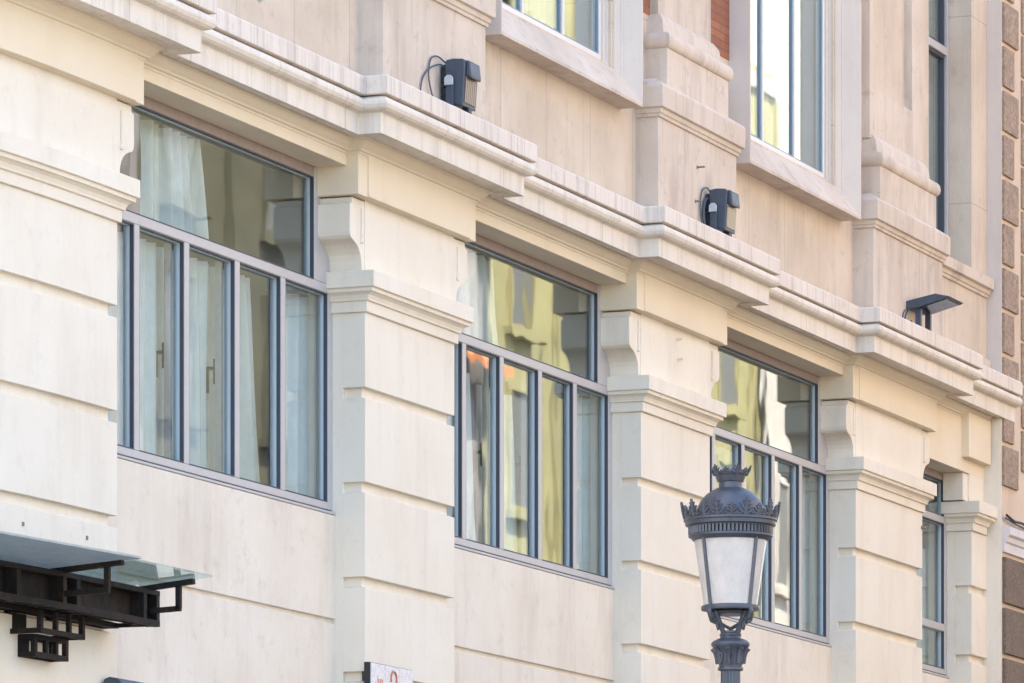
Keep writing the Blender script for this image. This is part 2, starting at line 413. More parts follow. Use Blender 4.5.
sweep(bm, corona_path(), [(-.45, 9.044), (.075, 9.046), (.079, 9.052), (.079, 9.172), (.07, 9.186), (-.12, 9.20), (-.45, 9.20)])
obj('blocking_course', bm, 'blocking', cn, .004, bent=True)

# upper storey wall
def seg_wall(bm, xs, z0, z1, y0=0.0, y1=.5):
    for a, b in xs: box(bm, a, b, y0, y1, z0, z1, 14 if a < X0 else 1)
PC = [31.76, 37.80, 43.83, 50.02]
PH = [1.03, 1.03, 1.02, 1.14]
UPW = [40.80, 46.86]
bm = NB()
seg_wall(bm, [(26.0, 53.42)], 9.1, 10.2)
gaps = [(26.0, UPW[0] - 1.4), (UPW[0] + 1.4, UPW[1] - 1.4), (UPW[1] + 1.4, 51.35), (52.86, 53.42)]
seg_wall(bm, gaps, 10.2, 14.0)
seg_wall(bm, [(26.0, 53.42)], 14.0, 22.0)
uw = obj('upper_wall', bm, 'stone_wall', B, 0, bent=True)
for a, b in ((44.45, UPW[1] - 1.62), (42.42, 43.2), (38.4, 39.2)):
    bm = NB(); box(bm, a, b, -.006, .1, 10.95, 13.8); obj('brick_infill', bm, 'brick', uw)
# pedestals with plinth, torus and the pilaster that stands on them
for i in range(1, 4):
    c, h = PC[i], PH[i]; k = h - 1.02
    bm = NB(); box(bm, c - h, c + h, -.2, .05, 9.15, 10.03)
    pd = obj('pedestal', bm, 'stone', B, .005)
    path = [(c - h, .02), (c - h, -.2), (c + h, -.2), (c + h, .02)]
    bm = NB()
    sweep(bm, path, [(-.05, 10.02), (.018, 10.024), (.02, 10.05), (.032, 10.056), (.036, 10.092), (.062, 10.10), (.064, 10.275), (.045, 10.30), (-.05, 10.36), (-.1, 10.36)])
    obj('plinth', bm, 'stone', pd, .004)
    hb = .80 + (.125 if i == 3 else 0); yb = -.2
    bm = NB()
    sweep(bm, [(c - hb, .02), (c - hb, yb), (c + hb, yb), (c + hb, .02)],
          [(-.02, 10.30), (0, 10.30), (0, 10.645), (.012, 10.65), (.03, 10.672), (.036, 10.71), (.03, 10.75), (.012, 10.775), (-.03, 10.782), (-.05, 10.80), (-.06, 10.90), (-.1, 10.96), (-.25, 10.96)])
    obj('torus_base', bm, 'stone', pd, .003, smooth=True)
    hu = .685 + (.185 if i == 3 else 0)
    bm = NB()
    if i == 3:
        xl, xr = c - hu, c + hu; pa, pb = xl + .12, xr - .36
        box(bm, xl, pa, -.08, .1, 10.93, 14); box(bm, pb, xr, -.08, .1, 10.93, 14)
        box(bm, pa, pb, -.08, .1, 10.93, 11.42); box(bm, pa, pb, .012, .1, 11.42, 14)
    else: box(bm, c - hu, c + hu, -.08, .1, 10.93, 14)
    obj('upper_pilaster', bm, 'stone', pd, .004)
# string course and base course in the last bay
bm = NB(); sweep(bm, [(51.22, 0), (53.40, 0)], [(-.05, 10.0), (.02, 10.002), (.025, 10.03), (.04, 10.036), (.045, 10.075), (.085, 10.085), (.088, 10.19), (.06, 10.20), (-.05, 10.23)])
obj('string_course', bm, 'stone', B, .004)
bm = NB(); box(bm, 51.16, 53.40, -.05, .05, 9.15, 9.36); obj('base_course', bm, 'stone', B, .006)

# body of the building: upper storeys, top, back and ends (out of view, put in to block the sun)
bm = NB()
box(bm, 25.9, 53.42, .55, 16, 21.8, 22.2); box(bm, 25.9, 53.42, 15.6, 16, 0, 21.8)
box(bm, 25.9, 26.3, 3, 15.6, 0, 21.8); box(bm, 53.0, 53.4, .6, 15.6, 0, 21.8)
obj('unseen_shell', bm, 'stone', B)

# windows
def frame_ring(bm, x0, x1, z0, z1, w, y0, y1):
    box(bm, x0, x0 + w, y0, y1, z0, z1); box(bm, x1 - w, x1, y0, y1, z0, z1)
    box(bm, x0 + w, x1 - w, y0, y1, z0, z0 + w); box(bm, x0 + w, x1 - w, y0, y1, z1 - w, z1)
def pane_quad(bm, x0, x1, y, z0, z1):
    box(bm, x0, x1, y, y + .008, z0, z1)
def curtain(x0, x1, z0, z1, y, parent, lean=0.0, seed=0):
    rnd = random.Random(seed); bm = NB()
    n = max(12, int((x1 - x0) * 60)); rows = []
    ph = rnd.random() * 6
    for j in range(7):
        t = j / 6; z = z0 + (z1 - z0) * t; row = []
        for i_ in range(n + 1):
            u = i_ / n; w = (x1 - x0) * (1 - lean * t) if lean > 0 else (x1 - x0) * (1 + lean * (1 - t))
            x = x0 + w * u
            yy = y + .035 * math.sin(u * (x1 - x0) * 34 + ph + .5 * math.sin(t * 3 + u * 4)) + .02 * math.sin(u * (x1 - x0) * 13 + 2 * ph)
            row.append(bm.verts.new((x, yy, z)))
        rows.append(row)
    for a, b in zip(rows, rows[1:]):
        for i_ in range(n): bm.faces.new((a[i_], a[i_ + 1], b[i_ + 1], b[i_]))
    o = obj('curtain', bm, 'curtain', parent, smooth=True)
    return o
OFF = [.872, 1.69, 2.556, 3.37]
Z0, ZT0, ZT1, ZH = 6.106, 7.706, 7.775, 8.606
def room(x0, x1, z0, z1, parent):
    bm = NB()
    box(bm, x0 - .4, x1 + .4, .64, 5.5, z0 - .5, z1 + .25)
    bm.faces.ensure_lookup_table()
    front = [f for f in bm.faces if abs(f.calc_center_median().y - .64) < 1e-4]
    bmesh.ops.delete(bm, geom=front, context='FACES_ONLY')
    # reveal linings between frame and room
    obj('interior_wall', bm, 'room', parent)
def lower_window(a, b, offs, tr, zh, curt, handles, label=None):
    bm = NB()
    fw = .085
    box(bm, a - .3, a + fw, FY, FY + .09, Z0, zh); box(bm, b - fw, b + .3, FY, FY + .09, Z0, zh)
    uj = .283 + .055
    box(bm, a + fw, a + uj, FY + .0015, FY + .09, tr[1], zh) if offs else None
    box(bm, b - uj, b - fw, FY + .0015, FY + .09, tr[1], zh) if offs else None
    ua, ub = (a + uj, b - uj) if offs else (a + fw, b - fw)
    box(bm, a + fw, b - fw, FY + .002, FY + .09, Z0, Z0 + .055)
    box(bm, a + fw, b - fw, FY + .002, FY + .09, tr[0], tr[1])
    if not offs: box(bm, a + fw, b - fw, FY + .001, FY + .09, 6.545, 6.62)
    for o in offs: box(bm, a + o - .042, a + o + .042, FY + .001, FY + .09, Z0 + .055, tr[0])
    box(bm, a, b, FY - .026, FY + .05, 6.071, 6.092)
    W = obj('window', bm, 'frame', B, .006)
    bm = NB(); box(bm, a - .1, b + .1, FY + .02, FY + .08, 6.0925, 6.1055); obj('sill_joint', bm, 'gasket', W)
    bm = NB(); box(bm, ua, ub, FY + .004, FY + .09, zh - .075, zh); obj('frame_head', bm, 'frame_brown', W, .006)
    xs = [a + fw] + [q for o in offs for q in (a + o - .042, a + o + .042)] + [b - fw]
    bm = NB()
    lights = [(x0, x1, Z0 + .055, tr[0]) for x0, x1 in zip(xs[::2], xs[1::2])] + [(ua, ub, tr[1], zh - .075)]
    for x0, x1, z0, z1 in lights: frame_ring(bm, x0 + .001, x1 - .001, z0 + .001, z1 - .001, .009, FY + .006, FY + .034)
    obj('glazing_bead', bm, 'gasket', W)
    bm = NB()
    for x0, x1, z0, z1 in lights: frame_ring(bm, x0 + .001, x1 - .001, z0 + .001, z1 - .001, .014, FY + .034, FY + .06)
    obj('sash', bm, 'sash', W)
    bm = NB()
    for x0, x1 in zip(xs[::2], xs[1::2]): pane_quad(bm, x0 + .01, x1 - .01, FY + .05, Z0 + .065, tr[0] - .01)
    pane_quad(bm, ua + .01, ub - .01, FY + .05, tr[1] + .01, zh - .085)
    obj('pane', bm, 'pane', W)
    for k in handles:
        x = a + offs[k] - .05; bm = NB()
        box(bm, x - .016, x + .016, FY + .145, FY + .165, 6.83, 7.01)
        box(bm, x - .012, x + .012, FY + .165, FY + .22, 6.93, 6.955)
        box(bm, x - .012, x + .012, FY + .205, FY + .228, 6.77, 6.955)
        obj('handle', bm, 'black', W, .003)
        bm = NB(); box(bm, x - .03, x + .012, FY + .10, FY + .142, Z0 + .06, tr[0] - .01); obj('sash_stile', bm, 'frame', W)
    for n_, (x0, x1, z0, z1, y, lean) in enumerate(curt):
        curtain(a + x0, a + x1, z0, z1, y, W, lean, n_ + int(a))
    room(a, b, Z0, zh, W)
    return W
lower_window(*BAYS[0], OFF, (ZT0, ZT1), ZH, [(-.3, 1.3, 6.15, 7.7, .5, 0), (1.2, 2.5, 6.15, 7.7, .5, .03), (2.55, 3.5, 6.15, 7.7, .52, .25), (3.9, 4.9, 6.15, 7.7, .5, .1), (1.5, 2.6, 7.8, 8.55, .52, .15), (-.1, 1.0, 7.8, 8.55, .5, .5)], (1, 2))
lower_window(*BAYS[1], OFF, (ZT0, ZT1), ZH, [(-.3, .6, 6.15, 7.7, .5, 0), (.95, 1.6, 6.15, 7.55, .5, .25), (1.72, 2.6, 6.15, 7.5, .5, .12), (3.9, 4.9, 6.15, 7.7, .5, .1), (1.2, 2.3, 7.8, 8.55, .52, .2)], (1, 2))
lower_window(*BAYS[2], OFF, (ZT0, ZT1), ZH, [(1.4, 2.6, 6.15, 7.7, .52, .1), (3.9, 4.9, 6.15, 7.7, .5, .1)], (2,))
lower_window(*BAYS[3], [], (7.64, 7.71), 8.15, [(.3, 2.2, 6.15, 7.4, .5, 0)], ())  # curtain added to lighten this pane

def upper_window(c, curt):
    zi, yi = 10.40, .06
    h, hi = 1.632, 1.36
    bm = NB()
    jam = [(h, .05), (h, -.2), (h - .022, -.2), (h - .028, -.19), (h - .115, -.07), (h - .12, -.06), (h - .135, -.06), (h - .14, -.045), (h - .175, -.01), (h - .18, .0), (h - .195, .0), (hi + .03, .035), (hi + .03, .05), (hi, .055), (hi, .3), (h, .3)]
    prism(bm, [(.05, 10.033), (-.202, 10.033), (-.202, 10.062), (-.19, 10.075), (-.03, 10.30), (.0, 10.335), (.02, 10.345), (.02, 10.37), (.075, 10.40), (.3, 10.40), (.3, 10.033)], 'x', c - h + .002, c + h - .002)
    W = obj('window_surround', bm, 'stone', B, .004)
    for s in (-1, 1):
        bm = NB(); prism(bm, [(c + s * x, y) for x, y in jam], 'z', 10.036, 14); obj('jamb', bm, 'grey_stone', W, .004)
    bm = NB()
    xs = [c - hi, c - .46, c + .46, c + hi]
    frame_ring(bm, c - hi - .01, c + hi + .01, zi - .01, 13.6, .05, .075, .15)
    for x in xs[1:3]: box(bm, x - .022, x + .022, .07, .15, zi + .04, 13.55)
    f = obj('window', bm, 'frame_white', W, .003)
    bm = NB()
    for x0, x1 in zip(xs, xs[1:]): frame_ring(bm, x0 + .028 + (.012 if x0 == xs[0] else 0), x1 - .028 - (.012 if x1 == xs[3] else 0), zi + .042, 13.54, .014, .085, .105)
    obj('sash', bm, 'navy', W)
    bm = NB()
    for x0, x1 in zip(xs, xs[1:]): pane_quad(bm, x0 + .035, x1 - .035, .098, zi + .06, 13.5)
    obj('pane', bm, 'pane_up', W)
    for n_, (x0, x1) in enumerate(curt): curtain(c + x0, c + x1, 10.45, 13.4, .5, W, 0, n_ + 40)
    bm = NB(); box(bm, c - 1.8, c + 1.8, .64, 4, 10.0, 14.2)
    front = [q for q in bm.faces if abs(q.calc_center_median().y - .64) < 1e-4]
    bmesh.ops.delete(bm, geom=front, context='FACES_ONLY')
    obj('interior_wall', bm, 'room', W)
upper_window(UPW[0], [(-1.3, -.1), (.5, 1.9)])  # right curtain added to lighten the glass
upper_window(UPW[1], [(-1.3, -.4), (.3, 1.9)])  # both curtains added to lighten the glass
# narrow upper window at the end
bm = NB(); frame_ring(bm, 51.36, 52.855, 10.2, 13.8, .05, .24, .32); box(bm, 51.41, 52.805, .243, .32, 12.40, 12.48)
W = obj('window', bm, 'frame', uw, .004)
bm = NB(); frame_ring(bm, 51.412, 52.803, 10.252, 12.398, .03, .27, .36); frame_ring(bm, 51.412, 52.803, 12.482, 13.748, .03, .27, .36); obj('glazing_bead', bm, 'gasket', uw)
bm = NB(); pane_quad(bm, 51.43, 52.79, .30, 10.27, 12.38); pane_quad(bm, 51.43, 52.79, .30, 12.50, 13.73); obj('pane', bm, 'pane', uw)
curtain(51.4, 53.2, 10.3, 13.7, .43, uw, 0, 77)  # cloth added behind the dark pane to lighten it
bm = NB(); box(bm, 51.0, 53.3, .64, 4, 9.9, 14.2)
bmesh.ops.delete(bm, geom=[q for q in bm.faces if abs(q.calc_center_median().y - .64) < 1e-4], context='FACES_ONLY'); obj('interior_wall', bm, 'room', uw)

# small fixings left in the stone
def bolt(x, y, z, ln=.07, r=.011, mat='rust', bent=True):
    bm = NB(); tube(bm, [(x, y + .01, z), (x, y - ln, z)], r * .75, 8); box(bm, x - .012, x + .012, y - .006, y, z - .013, z + .013)
    obj('anchor_bolt', bm, mat, B, bent=bent)
bolt(43.80, -.2, 9.76); bolt(43.75, -.2, 9.46); bolt(38.62, 0.0, 9.62, .03, .016)
bolt(43.85, 0.002, 8.30, .05, .012, 'plaster'); bolt(43.87, .002, 8.13, .05, .012, 'plaster')
bolt(31.25, 0, 5.42, .006, .012); bolt(32.15, 0, 5.42, .006, .012)
bolt(51.1, -.0, 7.42, .05, .02); bolt(34.95, .0, 9.5, .03, .014, 'lightgrey')

# ------------------------------------------------------------------ neighbour with rough stone quoins
N = thing('stone_building', (56, 4, 0), 'warm stone building with rough brown quoins at the far right edge', 'building')
bm = NB(); box(bm, 53.44, 80, -.15, 12, 7.6, 20); obj('wall', bm, 'neigh', N, .01)
bm = NB(); box(bm, 53.44, 80, -.15, 12, 0, 7.6); obj('ground_floor_wall', bm, 'neigh', N, .01)
zq = 8.09; k = 0
while zq < 15:
    w = .60 if k % 2 == 0 else .44
    bm = NB(); box(bm, 53.455, 53.39 + w, -.178, -.14, zq, zq + .405); obj('quoin', bm, 'rough', N, .006)
    bm = NB(); box(bm, 54.16, 55.2, -.172, -.14, zq + .22, zq + .64); obj('quoin', bm, 'rough', N, .006)
    zq += .455; k += 1
for k in range(6):
    z = 7.385 - .52 * (k + 1)
    bm = NB(); box(bm, 53.465, 54.85, -.19, -.14, z + .02, z + .49); obj('rusticated_block', bm, 'rough_dark', N, .008)
bm = NB(); sweep(bm, [(53.46, -.15), (79.9, -.15)], [(-.02, 7.40), (.03, 7.405), (.03, 7.50), (.05, 7.51), (.06, 7.56), (.09, 7.58), (.09, 7.66), (-.02, 7.69)]); obj('moulding', bm, 'neigh_white', N, .004)
bm = NB(); box(bm, 53.424, 53.438, -.15, .2, 0, 8.77); obj('side_wall', bm, 'plaster', N)
bm = NB(); box(bm, 53.424, 53.438, -.15, .2, 9.2, 15); obj('side_wall', bm, 'grey_stone', N)
bm = NB(); tube(bm, [(53.46, -.2, 7.78), (53.7, -.21, 7.74), (54.0, -.21, 7.75), (54.6, -.21, 7.72)], .014, 8); tube(bm, [(53.46, -.19, 7.75), (53.8, -.2, 7.72), (54.6, -.2, 7.69)], .009, 6)
obj('cable', bm, 'black', N)

# ------------------------------------------------------------------ buildings across the street (mirrored in the panes; some parts added only for their light)
def facade(name, x0, x1, h, mat, label, bays, extra=None):
    T = thing(name, ((x0 + x1) / 2, -26, 0), label, 'building')
    bm = NB(); box(bm, x0, x1, -32, -20, 0, h); obj('wall', bm, mat, T)
    bm = NB(); box(bm, x0, x1, -20, -19.9, h - .5, h - .2); obj('cornice', bm, 'opp_cream', T)
    w = (x1 - x0) / bays
    nf = int((h - 6.2) / 3.4)
    for f in range(nf):
        z = 6.0 + f * 3.4
        for b in range(bays):
            c = x0 + w * (b + .5)
            bm = NB(); frame_ring(bm, c - .68, c + .68, z, z + 2.4, .12, -20, -19.9)
            W = obj('window', bm, mat, T)
            bm = NB(); box(bm, c - .54, c + .54, -20, -19.97, z + .14, z + 2.26); obj('shutter', bm, 'shutter', W)
            bm = NB(); box(bm, c - .85, c + .85, -20, -19.8, z - .14, z - .001); obj('sill', bm, mat, W)
    for q in range(bays + 1):
        bm = NB(); box(bm, x0 + w * q - .22, x0 + w * q + .22, -20, -19.9 + .002 * (q % 2), 7.2, h - .52); obj('pilaster', bm, mat, T)
    bm = NB(); box(bm, x0 + .01, x1 - .01, -20, -19.85, 0, 7.2)  # added dark base, out of view, cuts bounce light onto the soffits
    obj('bounce_damper', bm, 'opp_bounce_damper', T)
    return T
facade('apartment_building', 40, 61.9, 24, 'opp_warm_bounce', 'added peach block out of view across the street, bouncing warm light onto the pilasters', 7)  # unseen block, added to warm the facade with bounced sunlight
facade('apartment_building', 62, 76.5, 25, 'opp_grey', 'pinkish grey rendered block mirrored at the left ends of the windows', 5)
facade('apartment_building', 76.52, 84.5, 25, 'opp_olive', 'olive green house front mirrored in the leftmost wide window', 2)
facade('apartment_building', 84.52, 91.6, 24, 'opp_grey', 'grey brown house front mirrored in the left half of the middle window', 2)
OY = facade('apartment_building', 91.62, 107.4, 23.4, 'opp_yellow', 'bright yellow house front mirrored in the middle and right windows', 4)
OW = facade('apartment_building', 107.42, 150, 19.4, 'opp_cream', 'pale pink house front mirrored in the right window', 13)
bm = NB(); box(bm, 107.42, 150, -31, -20.6, 19.4, 30); obj('white_reflector_block', bm, 'opp_reflector', OW)  # added white block, gives the upper windows a bright reflection
bm = NB(); prism(bm, [(-20, 15.6), (-19.2, 15.15), (-19.2, 15.0), (-19.3, 15.05), (-20, 15.5)], 'x', 89.9, 91.2); obj('awning', bm, 'orange_cloth', OY)

# ------------------------------------------------------------------ glass and steel canopy on the left pilaster
C = thing('entrance_canopy', (31, 0, 5), 'dark rusty steel canopy with frosted glass sheets on the left pilaster', 'canopy')
bm = NB()
xe, yf, yb, zb, zt = 32.50, -.37, -.02, 4.85, 5.088
xs0 = 27.5
box(bm, xs0, xe, yf, yf + .045, zb, zb + .04, 10); box(bm, xs0, xe, yf, yf + .045, zt - .035, zt, 10)
box(bm, xs0, xe, yb - .05, yb + .1, zb, zb + .035, 10)
box(bm, xs0, xe - .03, yf + .10, yf + .11, zb + .001, zt - .001, 10)
for x in (xs0, 29.8, 30.55, 31.12, 31.30, 32.25, xe - .05): box(bm, x, x + .05, yf + .002, yf + .099, zb + .002, zt - .002)
box(bm, xs0, xe - .01, yf + .046, yb + .1, zt - .03, zt - .01, 10)
for x in (30.2, 31.5, xe - .06): box(bm, x, x + .045, yf + .112, yb, zb + .003, zb + .03)
box(bm, xs0, xe - .02, yf + .115, yb, zb + .05, zb + .058, 10)
obj('beam', bm, 'steel', C, .003, bent=True)
def glass_sheet(x0, x1, y0, y1, z0, z1, mat):
    bm = NB(); prism(bm, [(y0, z0), (y1, z1), (y1, z1 + .014), (y0, z0 + .014)], 'x', x0, x1); obj('glass_sheet', bm, mat, C, bent=True)
glass_sheet(29.25, 31.18, -.2, -.9, 5.105, 5.152, 'canopy_glass')
glass_sheet(27.4, 29.23, -.2, -.9, 5.105, 5.152, 'canopy_glass')
glass_sheet(31.30, 32.45, -.2, -.77, 5.105, 5.16, 'teal_glass')
def arm(x, y1):
    bm = NB()
    bar(bm, (x, yf + .1, zt + .005), (x, y1, zt + .045), .05, .035)
    bar(bm, (x, y1 + .11, zt + .02), (x, y1 + .11, zt - .13), .035)
    bar(bm, (x, yf + .02, zt - .14), (x, y1 + .095, zt - .13), .035)
    obj('arm', bm, 'steel', C, .002, bent=True)
arm(31.15, -.78); arm(32.40, -.66); arm(29.3, -.78)
def bracket(x0):
    bm = NB(); w = .034
    for (xa, xb, ya, yb_, za, zb_) in ((x0, x0 + .56, .03, -.21, 4.70, 4.848), (x0 + .1, x0 + .52, .0, -.11, 4.56, 4.70)):
        for x in (xa, xb):
            for y in (ya, yb_): bar(bm, (x, y, za), (x, y, zb_), w)
            bar(bm, (x, ya + w / 2, za + w / 2), (x, yb_ - w / 2, za + w / 2), w - .002)
        for y in (ya, yb_): bar(bm, (xa - w / 2 + .001, y, za + w / 2), (xb + w / 2 - .001, y, za + w / 2), w - .001)
        bar(bm, (xa + (xb - xa) * .36, yb_, za), (xa + (xb - xa) * .36, yb_, zb_), w * .9)
        bar(bm, (xa + (xb - xa) * .68, yb_, za), (xa + (xb - xa) * .68, yb_, zb_), w * .9)
    box(bm, x0 + .01, x0 + .2, .0, .06, 4.72, 4.84); box(bm, x0 + .11, x0 + .2, -.02, .06, 4.58, 4.69)
    for y in (0, -.11): bar(bm, (x0 + .1, y, 4.69), (x0 + .52, y, 4.69), w * .9)
    for x in (x0 + .1, x0 + .52): bar(bm, (x, 0, 4.691), (x, -.11, 4.691), w * .88)
    obj('bracket', bm, 'steel', C, .002, bent=True)
bracket(31.10); bracket(28.7)

# ------------------------------------------------------------------ floodlights on the cornice
def floodlight(x, y, z, label):
    T = thing('floodlight', (x, y, z), label, 'floodlight', 'square floodlights on the cornice')
    mk = lambda dx, dy, dz: (x + dx, y + dy, z + dz)
    bm = NB()
    # casing: side profile in the Y-Z plane, the front leans out at the top, ribs on the back
    pr = [(.085, .05), (-.05, .015), (-.068, .355), (-.05, .372), (.03, .378), (.085, .37), (.095, .35)]
    prism(bm, [(y + a, z + b) for a, b in pr], 'x', x, x + .27)
    casing = obj('casing', bm, 'anthracite', T, .008)
    bm = NB()
    for q in range(4): box(bm, x + .01, x + .26, y + .10, y + .125, z + .10 + q * .07, z + .115 + q * .07)
    obj('cooling_fin', bm, 'black', T)
    bm = NB(); prism(bm, [(y - .05, z + .045), (y - .058, z + .045), (y - .072, z + .24), (y - .06, z + .24)], 'x', x + .02, x + .25); obj('lens', bm, 'louvre', T)
    bm = NB(); prism(bm, [(y - .062, z + .245), (y - .105, z + .225), (y - .108, z + .25), (y - .096, z + .355), (y - .066, z + .368)], 'x', x + .03, x + .24); obj('visor', bm, 'anthracite', T, .01)
    bm = NB(); box(bm, x + .12, x + .19, y - .05, y + .0, z - .025, z + .03); obj('lower_latch', bm, 'black', T, .004)
    bm = NB(); box(bm, x - .034, x - .016, y + .015, y + .075, z - .035, z + .22); box(bm, x + .286, x + .304, y + .015, y + .075, z - .035, z + .22); box(bm, x - .034, x + .304, y + .015, y + .075, z - .035, z - .018)
    obj('yoke', bm, 'anthracite', T, .003)
    bm = NB(); prism(bm, [(y + .012, z + .17), (y + .08, z + .17), (y + .08, z + .225), (y + .06, z + .245), (y + .03, z + .245), (y + .012, z + .225)], 'x', x - .055, x - .033); obj('pivot_cap', bm, 'lightgrey', T, .004)
    bm = NB(); box(bm, x + .02, x + .12, y + .096, y + .135, z + .20, z + .34); box(bm, x + .02, x + .10, y + .09, y + .135, z + .0, z + .17); obj('ballast_box', bm, 'black', T, .008)
    return T, mk
def cable(T, pts, r=.0065):
    # smooth curve through points
    P = [Vector(p) for p in pts]; out = []
    P2 = [P[0] * 2 - P[1]] + P + [P[-1] * 2 - P[-2]]
    for i in range(1, len(P2) - 2):
        for s_ in range(8):
            t = s_ / 8; a, b, c, d = P2[i - 1:i + 3]
            out.append(.5 * ((2 * b) + (c - a) * t + (2 * a - 5 * b + 4 * c - d) * t * t + (3 * b - a - 3 * c + d) * t ** 3))
    out.append(P[-1])
    bm = NB(); tube(bm, out, r, 8); obj('cable', bm, 'cable', T, smooth=True)
ZL = 9.20
T, mk = floodlight(37.86, -.345, ZL + .022, 'square dark floodlight with two cable loops, on the cornice nearest the left')
cable(T, [mk(.04, .10, .31), mk(-.04, .12, .33), mk(-.22, .128, .27), mk(-.36, .13, .17), mk(-.40, .13, .04), mk(-.36, .12, -.07)])
cable(T, [mk(.04, .11, .36), mk(-.08, .125, .385), mk(-.20, .13, .34), mk(-.25, .125, .2), mk(-.18, .115, .05), mk(-.06, .09, -.02), mk(.02, .08, -.02)])
T, mk = floodlight(43.97, -.345, ZL + .022, 'square dark floodlight with one tight cable, on the cornice above the street lamp')
cable(T, [mk(.1, .11, .35), mk(.02, .12, .39), mk(-.08, .128, .35), mk(-.13, .13, .22), mk(-.13, .12, .08), mk(-.06, .1, .0)])
cable(T, [mk(.04, .11, .30), mk(-.03, .12, .27), mk(-.06, .125, .15), mk(-.05, .11, .03), mk(0, .09, -.01)], .013)
F3 = thing('floodlight', (50.6, -.33, ZL), 'flat floodlight tilted on two posts, at the right end of the cornice', 'floodlight')
bm = NB()
fx, fy, fz = 49.93, -.33, ZL
bm2 = [(.22, .21), (.20, .265), (-.16, .335), (-.31, .30), (-.28, .285), (.05, .20)]
prism(bm, [(fy + a, fz + b) for a, b in bm2], 'x', fx, fx + .48); obj('casing', bm, 'anthracite', F3, .008)
bm = NB(); prism(bm, [(fy - .265, fz + .2815), (fy - .0, fz + .208), (fy - .0, fz + .2045), (fy - .265, fz + .277)], 'x', fx + .03, fx + .45); obj('lens', bm, 'glass_dark', F3)
for q in (.06, .38):
    bm = NB(); box(bm, fx + q, fx + q + .05, fy + .0, fy + .055, fz - .02, fz + .245); obj('post', bm, 'anthracite', F3, .004)
cable(F3, [(fx + .03, fy + .1, fz + .21), (fx - .1, fy + .12, fz + .16), (fx - .13, fy + .12, fz + .06), (fx - .04, fy + .1, fz + .01), (fx + .04, fy + .09, fz + .09), (fx + .02, fy + .08, fz)])
cable(F3, [(fx + .02, fy + .11, fz + .2), (fx - .06, fy + .12, fz + .1), (fx + .02, fy + .1, fz + .03), (fx + .1, fy + .08, fz)], .008)

# ------------------------------------------------------------------ street lamp
LX, LY = 33.541, -4.0
L = thing('street_lamp', (LX, LY, .12), 'dark cast iron street lamp with crowned round lantern and frosted white glass', 'street lamp')
u = 1 / 152.5
zz = lambda y: CZ + (VPY - y) * u
def lz(prof): return [(r * u, zz(y)) for r, y in prof]
ctr = (LX, LY, 0)
bm = NB(); lathe(bm, lz([(.5, 489), (12.5, 489), (14, 488.5), (18, 490.5), (24, 494.5), (30, 501), (34, 509), (36, 518), (36, 520), (.5, 520)][::-1]), 48, ctr)
dome = obj('dome', bm, 'iron', L, smooth=True)
bm = NB(); lathe(bm, lz([(.5, 490), (12.5, 490), (11.7, 487), (11.7, 482.5), (13, 481.5), (13, 479), (9, 478), (.5, 478)][::-1]), 32, ctr); obj('neck', bm, 'iron', dome, smooth=True)
def leaf_ring(bm, r0, y0, tall, small, n, flare, wid):
    for k in range(n):
        a = 2 * math.pi * (k + .12) / n; big = k % 2 == 0
        hgt = tall if big else small
        # a pierced palmette: stem blade, two side lobes and scroll beads
        def P(da, t, push=0):
            r = (r0 + flare * t + push) * u; aa = a + da
            return Vector((LX + r * math.cos(aa), LY + r * math.sin(aa), zz(y0 - t)))
        s_ = wid / r0
        lobes = [((0, 0), (0, hgt), .28), ((0, hgt * .30), (s_ * .55, hgt * .62), .22), ((0, hgt * .30), (-s_ * .55, hgt * .62), .22),
                 ((0, hgt * .1), (s_ * .85, hgt * .40), .20), ((0, hgt * .1), (-s_ * .85, hgt * .40), .20), ((0, hgt * .5), (s_ * .32, hgt * .82), .18), ((0, hgt * .5), (-s_ * .32, hgt * .82), .18)]
        for (d0, t0), (d1, t1), w in lobes:
            mid = P((d0 + d1) / 2 + (d1 - d0) * .12, (t0 + t1) / 2, .5)
            tube(bm, [P(d0, t0), mid, P(d1, t1)], wid * w * u, 6, .55)
            c = P(d1, t1); lathe(bm, [(0.0005, -.9 * u), (wid * .17 * u, 0), (0.0005, .9 * u)], 6, tuple(c))
        # scroll towards the next one
        st = 2 * math.pi / n
        tube(bm, [P(s_ * .5, .5), P(st * .35, hgt * .25, .4), P(st * .5, hgt * .12, .5), P(st * .65, hgt * .25, .4), P(st - s_ * .5, .5)], wid * .16 * u, 6)
bm = NB()
lathe(bm, lz([(9, 482), (13.2, 482), (15, 477), (16.2, 473.5), (15.4, 473.2), (12, 480), (9, 480)]), 32, ctr)
leaf_ring(bm, 15.6, 475.5, 9.5, 6.5, 10, .5, 6.0)
obj('small_crown', bm, 'iron', L, smooth=True)
bm = NB(); leaf_ring(bm, 44.5, 520, 17.5, 12.5, 20, .26, 9.0); obj('large_crown', bm, 'iron', L, smooth=True)
bm = NB()
lathe(bm, lz([(30, 518), (45.5, 518), (47, 519.5), (47, 521.5), (45.6, 522.5), (45.2, 526), (42.5, 527), (42, 528), (30, 528)]), 64, ctr)
lathe(bm, lz([(30, 534.5), (41.2, 534.5), (42.2, 535.5), (42.2, 537.2), (40.5, 538), (37.5, 541), (34, 541)]), 64, ctr)
for k in range(64):
    a = 2 * math.pi * k / 64; r = 41 * u
    bar(bm, (LX + r * math.cos(a), LY + r * math.sin(a), zz(527.5)), (LX + r * math.cos(a), LY + r * math.sin(a), zz(535)), 2.3 * u)
lathe(bm, lz([(38.2, 527), (38.2, 535), (37.8, 535), (37.8, 527)]), 64, ctr)
obj('frieze_ring', bm, 'iron', L)
